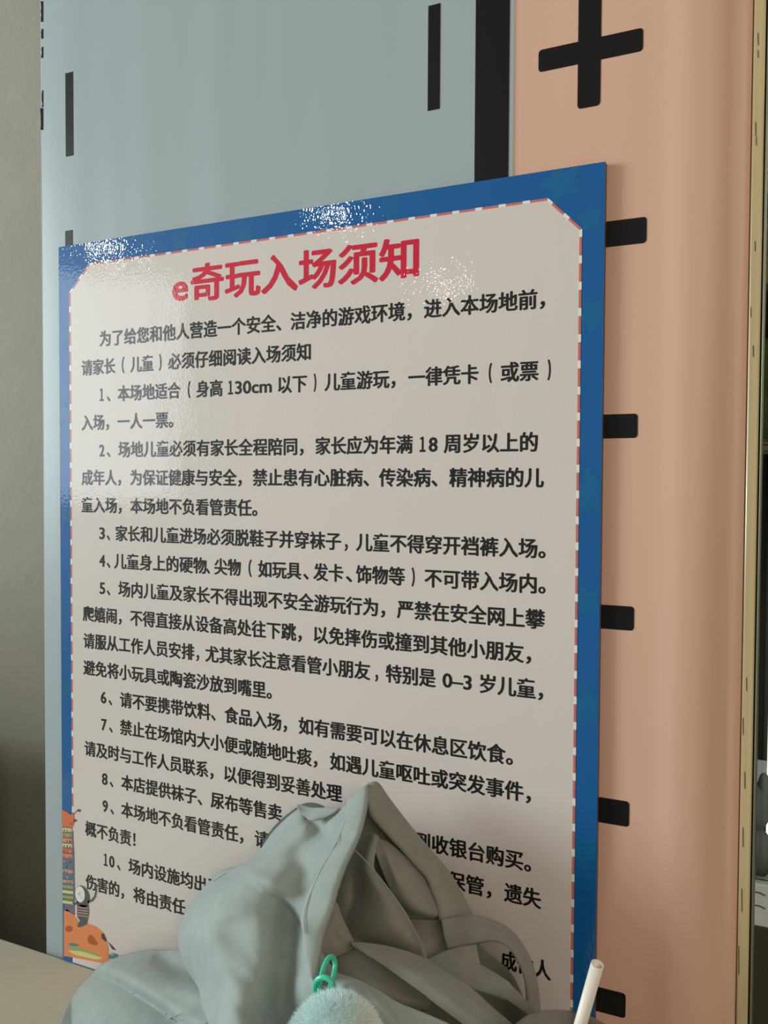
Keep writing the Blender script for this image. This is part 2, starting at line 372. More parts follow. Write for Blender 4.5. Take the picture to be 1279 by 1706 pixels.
dr('eye', ell(119, 1372, 2.5, 2.5), P_br, 3)
cols = [P_ye, P_gn, P_or, P_ye, P_rd, P_or, P_pu, P_te, P_pk, P_te, P_pk, P_gn, P_ye, P_gn, P_ye]
y0 = 1379
for k, c in enumerate(cols):
    h = 8.6
    dr('scarf_band', [(104.3 + k * 0.05, y0), (120 + 0.2 * k, y0 + 1 + 0.12 * k), (120 + 0.2 * k, y0 + h - 1.5), (104.3 + k * 0.05, y0 + h - 2.4 - 0.1 * k)], c, 2)
    for j in range(3):
        if k < 11: dr('scarf_mark', ell(107.5 + j * 5, y0 + 4 + j * 0.6, 1.3, 2.0, 6), [P_dk, P_br, P_pk, P_te][(k + j) % 4], 3)
    y0 += h
def ring(cx_, cy_, rx, ry, t):
    return ell(cx_, cy_, rx, ry)
dr('monkey_head', ell(137.5, 1493, 12, 18.5, 20, -0.25), P_gr, 3); dr('monkey_face', ell(134, 1489.5, 8, 13.5, 18, -0.1), P_ye if 0 else M_dashw, 4)
for (a, b) in (((133, 1486), (133.6, 1491)), ((137, 1494), (135.5, 1496)), ((130.5, 1488), (131, 1490))):
    dr('face_mark', [a, (a[0] + .7, a[1]), (b[0] + .7, b[1]), b], P_gr, 5)
dr('monkey_body', [(129, 1506), (148, 1508), (149, 1520), (145, 1540), (138, 1543), (132, 1545), (129, 1541), (134, 1534), (129, 1526)], P_gr, 3)
for k in range(4): dr('shirt_stripe', [(130, 1510 + k * 4.5), (148, 1512.5 + k * 4.5), (148, 1514 + k * 4.5), (130, 1511.5 + k * 4.5)], P_pk, 4)
arm = [(147, 1504), (155, 1501), (160, 1494), (162, 1484), (161.5, 1476)]; arm2 = [(160, 1477), (159.5, 1484), (157.5, 1492), (153, 1498), (146, 1500.5)]
dr('monkey_arm', arm + arm2, P_gr, 3); dr('monkey_hand', ell(160.5, 1475, 3, 2.2), P_gr, 3)
dr('monkey_arm', [(131, 1501), (124, 1504), (122, 1501.5), (121.5, 1505), (125, 1507.5), (131, 1505)], P_gr, 3)
dr('flower', [(182, 1590), (188, 1587), (198, 1590), (194, 1596), (182, 1597)], P_te, 2)
dr('flower', ell(187, 1589, 3, 2.2), P_pk, 3)

# ---------------------------------------------------------------- table
tab = empty('table', (-0.3, -0.3, 0), label='pale beige topped table standing against the wallpapered column under the bag', category='table')
o = box('table_top', -1.45, 0.25, -0.46, -0.004, 0.722, 0.750, M_table, 0.003); relink(o, tab)
for x in (-1.38, 0.18):
    for y in (-0.42, -0.06):
        bm = bmesh.new(); bmesh.ops.create_cone(bm, segments=20, radius1=0.016, radius2=0.02, depth=0.722, cap_ends=True)
        bmesh.ops.translate(bm, verts=bm.verts[:], vec=(x, y, 0.361)); o = link('leg', bm_mesh('leg', bm), M_tleg); relink(o, tab)

# ---------------------------------------------------------------- canvas tote bag leaning on the board
def fabric(name, col):
    m = bpy.data.materials.new(name); m.use_nodes = True; nt = m.node_tree; b = nt.nodes['Principled BSDF']
    b.inputs['Roughness'].default_value = 0.92; b.inputs['Specular IOR Level'].default_value = 0.15
    b.inputs['Sheen Weight'].default_value = 0.15
    uv = nt.nodes.new('ShaderNodeTexCoord')
    mp = nt.nodes.new('ShaderNodeMapping'); mp.inputs['Scale'].default_value = (1, 1, 1); mp.inputs['Rotation'].default_value = (0, 0, 0.6); nt.links.new(uv.outputs['UV'], mp.inputs[0])
    w1 = nt.nodes.new('ShaderNodeTexWave'); w1.wave_type = 'BANDS'; w1.bands_direction = 'X'; w1.inputs['Scale'].default_value = 230; w1.inputs['Distortion'].default_value = 0.8
    w2 = nt.nodes.new('ShaderNodeTexWave'); w2.wave_type = 'BANDS'; w2.bands_direction = 'Y'; w2.inputs['Scale'].default_value = 230; w2.inputs['Distortion'].default_value = 0.8
    nt.links.new(mp.outputs[0], w1.inputs[0]); nt.links.new(mp.outputs[0], w2.inputs[0])
    mu = nt.nodes.new('ShaderNodeMath'); mu.operation = 'MULTIPLY'; nt.links.new(w1.outputs['Fac'], mu.inputs[0]); nt.links.new(w2.outputs['Fac'], mu.inputs[1])
    nz = nt.nodes.new('ShaderNodeTexNoise'); nz.inputs['Scale'].default_value = 60; nz.inputs['Detail'].default_value = 5
    nt.links.new(uv.outputs['Object'], nz.inputs['Vector'])
    r = nt.nodes.new('ShaderNodeMix'); r.data_type = 'RGBA'
    r.inputs[6].default_value = tuple(c * 0.76 for c in col[:3]) + (1,); r.inputs[7].default_value = tuple(c * 1.18 for c in col[:3]) + (1,)
    ad = nt.nodes.new('ShaderNodeMath'); ad.operation = 'MULTIPLY_ADD'; ad.inputs[1].default_value = 0.45
    sb = nt.nodes.new('ShaderNodeMath'); sb.operation = 'MULTIPLY'; sb.inputs[1].default_value = 0.6
    nt.links.new(nz.outputs[0], sb.inputs[0]); nt.links.new(mu.outputs[0], ad.inputs[0]); nt.links.new(sb.outputs[0], ad.inputs[2])
    nt.links.new(ad.outputs[0], r.inputs[0]); nt.links.new(r.outputs[2], b.inputs['Base Color'])
    bp = nt.nodes.new('ShaderNodeBump'); bp.inputs['Distance'].default_value = 0.0005; bp.inputs['Strength'].default_value = 0.7
    nt.links.new(ad.outputs[0], bp.inputs['Height']); nt.links.new(bp.outputs[0], b.inputs['Normal'])
    return m
M_can = fabric('canvas_sage', rgb(164, 175, 169))
M_can2 = fabric('canvas_shaded', rgb(146, 146, 132))  # same canvas for inner parts and straps, cavity shade put into its colour
M_rim = fabric('dark_rim', rgb(92, 96, 98))
M_thread = mat('thread', rgb(150, 152, 142), 0.8)

bag = empty('tote_bag', (-0.36, -0.16, 0.75), label='slumped grey canvas tote bag with wide straps leaning on the notice board', category='bag')
def cat(p, t):                                # Catmull-Rom through p at parameter t in 0..len-1
    n_ = len(p); i = min(int(t), n_ - 2); f = t - i
    a = p[max(i - 1, 0)] if i > 0 else p[0] * 2 - p[1]; b = p[i]; c = p[i + 1]; d = p[i + 2] if i + 2 < n_ else p[-1] * 2 - p[-2]
    return 0.5 * ((2 * b) + (c - a) * f + (2 * a - 5 * b + 4 * c - d) * f * f + (3 * b - a - 3 * c + d) * f ** 3)
def resample(p, n_, lin=False):
    if lin:
        out = []
        for i in range(n_):
            t = i / (n_ - 1) * (len(p) - 1); k = min(int(t), len(p) - 2); out.append(p[k].lerp(p[k + 1], t - k))
        return out
    d = [0]
    dense = [cat(p, i / 12) for i in range((len(p) - 1) * 12 + 1)]
    for i in range(1, len(dense)): d.append(d[-1] + (dense[i] - dense[i - 1]).length)
    out = []; j = 0
    for i in range(n_):
        L = d[-1] * i / (n_ - 1)
        while j < len(d) - 2 and d[j + 1] < L: j += 1
        s = (L - d[j]) / max(1e-9, d[j + 1] - d[j]); out.append(dense[j].lerp(dense[j + 1], min(1, max(0, s))))
    return out
def fw(rows, d): return [[(p[0], p[1], p[2] - d) for p in r_] for r_ in rows]
def P3(p):
    return Vector(p[1:]) if p[0] == 'w' else at(p[0], p[1], p[2])
def dseg(px, py, a, b):
    vx, vy = b[0] - a[0], b[1] - a[1]; L2 = vx * vx + vy * vy; t = max(0, min(1, ((px - a[0]) * vx + (py - a[1]) * vy) / L2))
    qx, qy = a[0] + vx * t, a[1] + vy * t; side = vx * (py - a[1]) - vy * (px - a[0])
    return math.hypot(px - qx, py - qy), (1 if side > 0 else -1), t
def fold_amt(px, py, folds):
    s = 0.0
    for (pl, amp, wd, kind) in folds:
        best = None; n_ = len(pl) - 1
        for k in range(n_):
            d, sd, t = dseg(px, py, pl[k], pl[k + 1])
            if best is None or d < best[0]: best = (d, sd, (k + t) / n_)
        d, sd, t = best
        env = math.sin(PI * min(1, max(0.0, t * 0.9 + 0.05))) ** 0.5
        if kind == 'g': s += amp * math.exp(-(d / wd) ** 2) * env
        elif kind == 's':                    # crease: the right-hand side of the line drops back sharply, then recovers
            if sd > 0: s += amp * math.exp(-d / wd) * env
            else: s += amp * math.exp(-(d / 9.0) ** 1.5) * env
    return s
BAGP = []
def patch(name, rows, m, nu=40, nv=40, folds=(), th=0.0011, lin=False, parent=bag, wr=0.0, seed=0, bulge=0.0, linv=False, **props):
    R = [resample([P3(p) for p in r_], nu, lin) for r_ in rows]
    cols = [resample([R[j][i] for j in range(len(R))], nv, linv) for i in range(nu)]
    rnd = random.Random(seed); ph = [rnd.uniform(0, 6.28) for _ in range(6)]
    bm = bmesh.new(); uvl = bm.loops.layers.uv.new('UVMap'); G = []
    for i in range(nu):
        c = []
        for j in range(nv):
            p = cols[i][j].copy(); q = proj(p)
            dy = fold_amt(q[0], q[1], folds) if folds else 0.0
            u, v = i / (nu - 1), j / (nv - 1)
            dy -= bulge * (4 * u * (1 - u)) * (4 * v * (1 - v))
            if wr: dy += wr * (math.sin(q[0] * 0.05 + q[1] * 0.031 + ph[0]) + 0.6 * math.sin(q[0] * 0.024 - q[1] * 0.06 + ph[1])) * min(1, 6 * u, 6 * (1 - u))
            if dy:                             # move along the view-independent wall normal
                p.y += dy
                k = (p.y - CY) / (p.y - dy - CY)
                p.x = CX + (p.x - CX) * k; p.z = CZ + (p.z - CZ) * k
            p.z = max(p.z, 0.7512)
            c.append(bm.verts.new(p))
        G.append(c)
    lu = sum((cols[i + 1][nv // 2] - cols[i][nv // 2]).length for i in range(nu - 1)); lv = sum((cols[nu // 2][j + 1] - cols[nu // 2][j]).length for j in range(nv - 1))
    for i in range(nu - 1):
        for j in range(nv - 1):
            vs_ = (G[i][j], G[i + 1][j], G[i + 1][j + 1], G[i][j + 1])
            try: f = bm.faces.new(vs_)
            except ValueError: continue
            f.smooth = True
            for l, (a, b) in zip(f.loops, ((i, j), (i + 1, j), (i + 1, j + 1), (i, j + 1))): l[uvl].uv = (a / (nu - 1) * lu, b / (nv - 1) * lv)
    bmesh.ops.recalc_face_normals(bm, faces=bm.faces[:])
    me = bpy.data.meshes.new(name); bm.to_mesh(me); bm.free()
    o = link(name, me, m, None, **props)
    if th:
        md = o.modifiers.new('thickness', 'SOLIDIFY'); md.thickness = th; md.offset = 0
    relink(o, bag) if parent is bag else None
    BAGP.append(o); return o

# outer front panel: rows run from the left outline to the hem line
front = [
 [(431, 1428, -.045), (455, 1386, -.040), (500, 1347, -.040), (517, 1366, -.052), (562, 1350, -.055), (606, 1312, -.050)],
 [(405, 1441, -.050), (450, 1412, -.062), (500, 1385, -.070), (525, 1398, -.072), (566, 1378, -.078), (600, 1345, -.074)],
 [(358, 1462, -.055), (415, 1448, -.085), (472, 1432, -.095), (522, 1428, -.095), (562, 1415, -.100), (592, 1382, -.098)],
 [(314, 1511, -.055), (365, 1490, -.112), (440, 1478, -.120), (497, 1474, -.106), (540, 1462, -.114), (574, 1432, -.122)],
 [(297, 1558, -.060), (345, 1545, -.135), (425, 1540, -.136), (482, 1528, -.110), (520, 1508, -.122), (554, 1486, -.146)],
 [(306, 1604, -.085), (362, 1595, -.156), (425, 1595, -.150), (475, 1582, -.124), (508, 1556, -.136), (538, 1532, -.164)],
 [(332, 1650, -.120), (378, 1646, -.176), (428, 1645, -.164), (472, 1634, -.140), (503, 1606, -.152), (528, 1584, -.178)],
 [(336, 1706, -.160), (384, 1702, -.196), (430, 1700, -.184), (475, 1690, -.162), (505, 1662, -.172), (527, 1640, -.192)],
 [(330, 1790, -.200), (380, 1790, -.222), (440, 1790, -.212), (490, 1780, -.196), (550, 1750, -.202), (610, 1720, -.210)],
 [('w', -.56, -.235, .80), ('w', -.53, -.265, .80), ('w', -.48, -.275, .80), ('w', -.42, -.275, .80), ('w', -.36, -.27, .80), ('w', -.30, -.26, .80)],
 [('w', -.55, -.225, .7515), ('w', -.52, -.25, .7515), ('w', -.48, -.26, .7515), ('w', -.42, -.26, .7515), ('w', -.36, -.255, .7515), ('w', -.30, -.25, .7515)],
]
patch('front_panel', front, M_can, 150, 170, folds=[
    ([(385, 1452), (430, 1478), (470, 1502), (500, 1538), (512, 1580), (518, 1640), (520, 1700)], 0.016, 45, 's'),
    ([(385, 1448), (430, 1472), (475, 1496), (506, 1530)], -0.008, 22, 'g'),
    ([(420, 1530), (440, 1600), (420, 1680)], -0.010, 60, 'g'),
    ([(372, 1530), (395, 1600)], 0.010, 34, 'g'),
    ([(516, 1368), (545, 1392)], 0.006, 10, 'g'),
    ([(490, 1400), (500, 1440), (520, 1460)], 0.008, 22, 'g'),
    ([(300, 1600), (335, 1640)], 0.012, 26, 'g'),
], wr=0.0012, seed=3)
# left lobe of the bag spreading over the table
lobe = [
 [(98, 1745, -.100), (118, 1668, -.062), (150, 1626, -.045), (178, 1602, -.035), (240, 1584, -.030), (296, 1584, -.032), (345, 1590, -.040)],
 [(104, 1790, -.130), (135, 1690, -.090), (165, 1645, -.075), (200, 1618, -.065), (250, 1608, -.055), (300, 1614, -.058), (350, 1625, -.075)],
 [(120, 1830, -.170), (160, 1715, -.130), (190, 1680, -.120), (230, 1652, -.110), (275, 1640, -.100), (318, 1645, -.105), (360, 1655, -.120)],
 [(140, 1880, -.200), (190, 1760, -.175), (230, 1725, -.165), (270, 1706, -.155), (305, 1690, -.150), (335, 1685, -.150), (372, 1690, -.160)],
 [('w', -.66, -.20, .80), ('w', -.62, -.225, .81), ('w', -.59, -.23, .82), ('w', -.56, -.235, .83), ('w', -.53, -.235, .83), ('w', -.50, -.235, .83), ('w', -.47, -.235, .83)],
 [('w', -.65, -.19, .7515), ('w', -.62, -.21, .7515), ('w', -.59, -.22, .7515), ('w', -.56, -.225, .7515), ('w', -.53, -.225, .7515), ('w', -.50, -.225, .7515), ('w', -.47, -.225, .7515)],
]
patch('left_panel', lobe, M_can, 100, 90, folds=[
    ([(160, 1622), (200, 1640), (250, 1672), (310, 1712), (360, 1745)], 0.028, 40, 's'),
    ([(170, 1612), (215, 1632), (265, 1665), (320, 1700)], -0.006, 16, 'g'),
    ([(255, 1590), (290, 1612), (330, 1622)], 0.014, 22, 'g'),
    ([(235, 1630), (290, 1645), (335, 1650)], -0.008, 16, 'g'),
], seed=5)
# darker band of the back panel seen over the shoulder
patch('back_rim', [
 [(406, 1441, -.030), (431, 1427, -.030), (440, 1402, -.027), (462, 1372, -.025), (500, 1342, -.024), (522, 1338, -.026), (540, 1344, -.030)],
 [(412, 1450, -.048), (445, 1432, -.040), (452, 1408, -.036), (474, 1382, -.034), (506, 1356, -.034), (526, 1352, -.036), (545, 1358, -.044)]], M_rim, 40, 8, label='darker band along the back edge')
patch('shoulder_seam', [
 [(352, 1463, -.052), (372, 1450, -.052), (405, 1441, -.053), (432, 1427, -.053)],
 [(356, 1468, -.060), (376, 1455, -.062), (408, 1445, -.062), (436, 1431, -.062)]], M_can, 24, 6, folds=[])
patch('fold_flap', [
 [(494, 1340, -.050), (520, 1346, -.053), (545, 1346, -.056), (566, 1347, -.058)],
 [(495, 1345, -.056), (510, 1360, -.062), (528, 1360, -.064), (552, 1357, -.062)],
 [(498, 1350, -.058), (512, 1364, -.064), (517, 1367, -.066), (530, 1366, -.064)]], M_can, 20, 14)
# hem band along the front opening (outer edge = opening side)
hemo = [(612, 1307, -.054), (609, 1345, -.078), (600, 1384, -.102), (589, 1412, -.118), (574, 1444, -.133), (562, 1478, -.148), (553, 1512, -.160), (541, 1545, -.170), (533, 1578, -.182), (529, 1612, -.190), (526, 1641, -.198)]
hemi = [(580, 1332, -.062), (572, 1368, -.086), (562, 1398, -.106), (547, 1424, -.119), (531, 1450, -.131), (519, 1478, -.144), (508, 1506, -.154), (502, 1532, -.166), (505, 1556, -.178), (510, 1592, -.188), (516, 1626, -.196)]
def off(r_, d): return [(p[0], p[1], p[2] + d) for p in r_]
def mid(a, b, t, d): return [tuple(x * (1 - t) + y * t for x, y in zip(p, q))[:2] + (p[2] * (1 - t) + q[2] * t + d,) for p, q in zip(a, b)]
patch('hem', [off(hemi, -.010), mid(hemi, hemo, .4, -.011), mid(hemi, hemo, .85, -.010), off(hemo, -.0065), [(p[0] + 1.5, p[1] + 1, p[2] + .004) for p in hemo]], M_can, 90, 18, folds=[([(560, 1405), (590, 1392)], 0.003, 8, 'g')], th=0.0016)
tube('hem_stitch', [at(p[0] + 3, p[1] - 1, p[2] - .0115) for p in hemi[1:-2]], 0.00028, M_thread); relink(bpy.data.objects['hem_stitch'], bag)

# far side of the opening: hem band and lining
bo = [(613, 1307, -.052), (628, 1306, -.050), (648, 1333, -.045), (678, 1372, -.040), (712, 1413, -.036), (744, 1450, -.034), (765, 1484, -.036), (776, 1506, -.040), (786, 1527, -.046)]
bi = [(611, 1330, -.060), (620, 1358, -.062), (640, 1382, -.060), (668, 1412, -.056), (696, 1444, -.052), (712, 1462, -.052), (722, 1486, -.055), (731, 1510, -.060), (735, 1534, -.066)]
patch('back_hem', [off(bo, .002), off(bo, -.004), mid(bo, bi, .5, -.010), off(bi, -.009), [(p[0] - 1.5, p[1] + 1, p[2] + .001) for p in bi]], M_can2, 60, 22, th=0.0016)
patch('lining', [
 [(610, 1325, -.050), (630, 1345, -.045), (665, 1395, -.040), (710, 1440, -.038), (748, 1480, -.038), (775, 1530, -.042)],
 [(596, 1385, -.045), (625, 1400, -.048), (660, 1430, -.042), (700, 1470, -.040), (740, 1520, -.042), (778, 1560, -.046)],
 [(562, 1470, -.050), (600, 1480, -.046), (650, 1500, -.048), (700, 1530, -.046), (740, 1565, -.050), (786, 1600, -.054)],
 [(540, 1560, -.070), (580, 1570, -.062), (640, 1590, -.062), (700, 1600, -.060), (750, 1620, -.062), (800, 1650, -.066)],
 [(530, 1640, -.150), (580, 1650, -.100), (640, 1670, -.085), (700, 1690, -.080), (760, 1706, -.080), (830, 1720, -.085)],
 [(520, 1760, -.18), (580, 1770, -.14), (640, 1780, -.12), (700, 1790, -.11), (770, 1800, -.11), (850, 1810, -.11)]], M_can2, 50, 50, wr=0.001, seed=9)
# puffed pocket and inner leaves
patch('inner_pocket', [
 [(617, 1396, -.070), (640, 1400, -.066), (668, 1420, -.060), (694, 1446, -.056), (716, 1474, -.056)],
 [(625, 1420, -.078), (650, 1432, -.078), (680, 1455, -.073), (705, 1478, -.067), (726, 1500, -.062)],
 [(640, 1460, -.082), (668, 1475, -.086), (695, 1492, -.082), (716, 1508, -.076), (733, 1518, -.066)],
 [(660, 1500, -.082), (682, 1512, -.086), (703, 1520, -.084), (720, 1524, -.078), (733, 1524, -.068)],
 [(678, 1529, -.068), (694, 1530, -.066), (708, 1530, -.064), (722, 1530, -.064), (733, 1528, -.062)]], M_can2, 40, 40, folds=[([(640, 1410), (662, 1470)], -0.003, 5, 'g')], seed=4)
patch('inner_leaf', [
 [(674, 1526, -.062), (690, 1530, -.064), (712, 1532, -.064), (734, 1531, -.064)],
 [(690, 1560, -.080), (706, 1562, -.078), (722, 1562, -.074), (739, 1562, -.070)],
 [(706, 1602, -.094), (720, 1602, -.090), (734, 1600, -.086), (746, 1598, -.080)]], M_can2, 20, 20)
patch('inner_leaf', [
 [(600, 1388, -.052), (612, 1386, -.058), (624, 1389, -.072), (632, 1396, -.072)],
 [(590, 1415, -.056), (600, 1420, -.062), (612, 1425, -.084), (624, 1430, -.084)],
 [(568, 1455, -.062), (592, 1452, -.074), (610, 1450, -.096), (626, 1455, -.094)],
 [(560, 1500, -.070), (600, 1498, -.090), (634, 1492, -.106), (656, 1494, -.100)],
 [(570, 1548, -.085), (612, 1545, -.108), (652, 1540, -.116), (684, 1536, -.106)],
 [(586, 1574, -.112), (624, 1582, -.112), (666, 1592, -.110), (712, 1604, -.104)]], M_can2, 46, 46, folds=[([(590, 1575), (640, 1580), (690, 1592)], 0.012, 14, 'g'), ([(598, 1440), (592, 1500), (576, 1545)], 0.010, 14, 'g')], th=0.002, seed=2)
patch('inner_leaf', [
 [(552, 1498, -.138), (555, 1500, -.137), (558, 1502, -.136), (561, 1505, -.134)],
 [(545, 1535, -.148), (554, 1535, -.142), (564, 1535, -.138), (572, 1535, -.134)],
 [(536, 1575, -.160), (556, 1573, -.148), (576, 1570, -.142), (590, 1571, -.136)],
 [(530, 1600, -.166), (552, 1596, -.150), (572, 1588, -.142), (592, 1577, -.134)]], M_can2, 24, 24, folds=[([(560, 1548), (575, 1560)], -0.003, 8, 'g')], th=0.0018)
patch('inner_fold', [
 [(548, 1600, -.140), (570, 1590, -.135), (590, 1582, -.130), (612, 1592, -.124)],
 [(560, 1628, -.158), (592, 1618, -.155), (640, 1630, -.148), (700, 1655, -.126)],
 [(580, 1650, -.160), (620, 1650, -.162), (668, 1664, -.155), (717, 1669, -.142)],
 [(600, 1672, -.150), (640, 1676, -.150), (680, 1682, -.148), (709, 1684, -.142)]], M_can2, 34, 24, seed=6)
# lower hem running from the key ring to the right
patch('lower_hem', [
 [(531, 1582, -.178), (549, 1608, -.178), (562, 1622, -.182), (592, 1632, -.186), (628, 1650, -.188), (664, 1672, -.190), (710, 1690, -.190), (760, 1712, -.190)],
 [(529, 1600, -.186), (542, 1622, -.192), (562, 1638, -.200), (590, 1650, -.206), (622, 1674, -.208), (652, 1706, -.208), (690, 1730, -.206), (740, 1745, -.204)],
 [(528, 1630, -.190), (540, 1645, -.196), (560, 1660, -.202), (590, 1672, -.208), (622, 1690, -.214), (645, 1716, -.216), (670, 1745, -.216), (720, 1765, -.214)]], M_can, 70, 24, folds=[([(612, 1650), (640, 1682), (665, 1712)], -0.004, 6, 'g')], th=0.0018)
patch('lower_panel', [
 [(526, 1640, -.194), (545, 1652, -.186), (575, 1668, -.190), (610, 1690, -.198), (650, 1712, -.206), (720, 1765, -.210), (800, 1790, -.200)],
 [(540, 1720, -.222), (580, 1735, -.222), (620, 1750, -.222), (660, 1770, -.222), (700, 1790, -.222), (760, 1820, -.215), (830, 1830, -.205)],
 [('w', -.36, -.255, .80), ('w', -.34, -.255, .80), ('w', -.31, -.255, .80), ('w', -.28, -.25, .80), ('w', -.24, -.24, .80), ('w', -.20, -.22, .80), ('w', -.17, -.19, .80)],
 [('w', -.36, -.25, .7515), ('w', -.34, -.25, .7515), ('w', -.31, -.25, .7515), ('w', -.28, -.245, .7515), ('w', -.24, -.235, .7515), ('w', -.20, -.215, .7515), ('w', -.17, -.185, .7515)]], M_can, 50, 40)
patch('rear_panel', [
 [(700, 1440, -.028), (745, 1470, -.028), (780, 1530, -.030), (800, 1575, -.034), (846, 1615, -.038), (866, 1650, -.040), (880, 1690, -.044)],
 [(640, 1560, -.034), (700, 1570, -.034), (750, 1590, -.036), (790, 1620, -.040), (830, 1650, -.044), (858, 1680, -.048), (878, 1730, -.052)],
 [('w', -.42, -.05, .80), ('w', -.38, -.05, .80), ('w', -.34, -.05, .80), ('w', -.30, -.055, .80), ('w', -.26, -.06, .80), ('w', -.22, -.06, .80), ('w', -.18, -.065, .80)],
 [('w', -.42, -.05, .7515), ('w', -.38, -.05, .7515), ('w', -.34, -.05, .7515), ('w', -.30, -.055, .7515), ('w', -.26, -.06, .7515), ('w', -.22, -.06, .7515), ('w', -.18, -.065, .7515)]], M_can2, 40, 40)
# straps
patch('strap', fw([
 [(735, 1533, -.070), (760, 1529, -.066), (786, 1526, -.064), (815, 1533, -.060), (848, 1550, -.052), (873, 1582, -.046), (890, 1625, -.044), (898, 1690, -.046), (896, 1750, -.05)],
 [(740, 1560, -.078), (764, 1554, -.076), (790, 1549, -.074), (818, 1550, -.070), (846, 1564, -.064), (868, 1592, -.060), (883, 1630, -.058), (890, 1690, -.058), (889, 1750, -.06)],
 [(746, 1581, -.080), (768, 1578, -.080), (796, 1571, -.080), (822, 1566, -.078), (845, 1574, -.076), (863, 1598, -.074), (876, 1634, -.072), (879, 1680, -.070), (878, 1750, -.07)]], .012), M_can2, 70, 20, th=0.003, linv=True)
patch('strap', fw([
 [(712, 1600, -.104), (742, 1586, -.098), (768, 1578, -.096), (793, 1573, -.094)],
 [(735, 1615, -.112), (762, 1606, -.108), (780, 1602, -.104), (800, 1610, -.100)],
 [(765, 1634, -.120), (790, 1628, -.116), (808, 1624, -.112), (826, 1625, -.108)],
 [(792, 1649, -.126), (814, 1646, -.122), (832, 1643, -.118), (850, 1640, -.114)],
 [(842, 1664, -.124), (854, 1664, -.121), (863, 1663, -.118), (872, 1664, -.115)],
 [(883, 1692, -.118), (888, 1692, -.117), (892, 1692, -.116), (897, 1694, -.115)]], .004), M_can2, 30, 50, th=0.003, linv=True, lin=True)
patch('strap', fw([
 [(583, 1572, -.138), (604, 1573, -.134), (636, 1577, -.128), (672, 1586, -.120), (713, 1601, -.112)],
 [(612, 1591, -.144), (640, 1596, -.142), (676, 1604, -.136), (716, 1614, -.128), (745, 1622, -.120)],
 [(650, 1617, -.150), (684, 1622, -.150), (716, 1630, -.146), (750, 1638, -.140), (782, 1646, -.134)],
 [(713, 1662, -.160), (742, 1666, -.160), (770, 1672, -.156), (796, 1677, -.152), (820, 1682, -.146)],
 [(773, 1706, -.165), (796, 1708, -.165), (814, 1709, -.162), (834, 1709, -.158), (854, 1710, -.154)],
 [(850, 1770, -.165), (870, 1775, -.165), (890, 1780, -.162), (910, 1785, -.158), (925, 1790, -.154)]], .016), M_can2, 40, 60, th=0.003, linv=True)
tube('strap_stitch', [at(585, 1411, -.112), at(612, 1436, -.106), at(640, 1470, -.110), at(672, 1515, -.116), at(698, 1560, -.114), at(713, 1603, -.112)], 0.00045, M_thread); relink(bpy.data.objects['strap_stitch'], bag)

# ---------------------------------------------------------------- pompom on a teal key ring
M_teal = mat('teal_plastic', rgb(70, 204, 166), 0.3, 0.5, coat=0.3)
M_steel = mat('clasp_steel', rgb(210, 214, 216), 0.25, 0.5, metal=0.9)
M_fur = bpy.data.materials.new('pompom_fur'); M_fur.use_nodes = True
nt = M_fur.node_tree; b = nt.nodes['Principled BSDF']; b.inputs['Roughness'].default_value = 0.85; b.inputs['Sheen Weight'].default_value = 0.3
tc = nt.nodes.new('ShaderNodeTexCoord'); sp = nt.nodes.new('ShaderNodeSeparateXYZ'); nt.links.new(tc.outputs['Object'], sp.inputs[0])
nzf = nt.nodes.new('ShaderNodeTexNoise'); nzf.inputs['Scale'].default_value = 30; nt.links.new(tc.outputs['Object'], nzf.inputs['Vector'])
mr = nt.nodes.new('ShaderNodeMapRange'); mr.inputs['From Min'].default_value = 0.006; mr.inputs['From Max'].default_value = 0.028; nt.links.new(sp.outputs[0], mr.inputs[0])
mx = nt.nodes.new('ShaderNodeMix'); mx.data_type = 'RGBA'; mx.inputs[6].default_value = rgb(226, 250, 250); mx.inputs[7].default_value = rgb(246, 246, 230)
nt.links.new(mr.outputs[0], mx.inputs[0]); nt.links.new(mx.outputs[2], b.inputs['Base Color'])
pc = at(558, 1745, -.262); pr = (at(632, 1733, -.262) - pc).length
key = empty('pompom_keychain', pc, label='mint green fluffy pompom keychain hanging from a teal ring on the tote bag hem', category='keychain')
bm = bmesh.new(); bmesh.ops.create_uvsphere(bm, u_segments=32, v_segments=24, radius=pr * 0.82)
core = link('pompom', bm_mesh('pompom', bm), M_fur, key)
for p in core.data.polygons: p.use_smooth = True
vs_, fs_ = [], []
for k in range(26000):
    z = random.uniform(-1, 1); a = random.uniform(0, 2 * PI); q = math.sqrt(1 - z * z); n_ = Vector((q * math.cos(a), q * math.sin(a), z))
    t1 = n_.cross(Vector((random.gauss(0, 1), random.gauss(0, 1), random.gauss(0, 1)))).normalized()
    ln = pr * random.uniform(0.90, 1.015); w_ = 0.00035
    base = n_ * pr * 0.80; tip = (n_ + t1 * random.uniform(-.16, .16) + Vector((random.uniform(-.08, .08), 0, -0.05))).normalized() * ln
    i0 = len(vs_); vs_ += [base - t1 * w_, base + t1 * w_, tip]; fs_.append((i0, i0 + 1, i0 + 2))
me = bpy.data.meshes.new('fur'); me.from_pydata(vs_, [], fs_)
link('fur', me, M_fur, core, kind='stuff')
def ktube(name, pix, r_, m, cyc=False, parent=key):
    o = tube(name, [at(*p) for p in pix], r_, m, cyc=cyc); relink(o, key); return o
ktube('ring', [(552, 1590, -.200), (560, 1602, -.196), (556, 1625, -.202), (548, 1652, -.216), (540, 1666, -.222), (530, 1654, -.224), (534, 1628, -.216), (542, 1602, -.206)], 0.0018, M_teal, True)
ktube('ring_base', [(524, 1652, -.222), (524, 1636, -.222), (534, 1627, -.222), (548, 1629, -.222), (557, 1643, -.222), (553, 1668, -.226), (528, 1670, -.226)], 0.0019, M_teal, True)
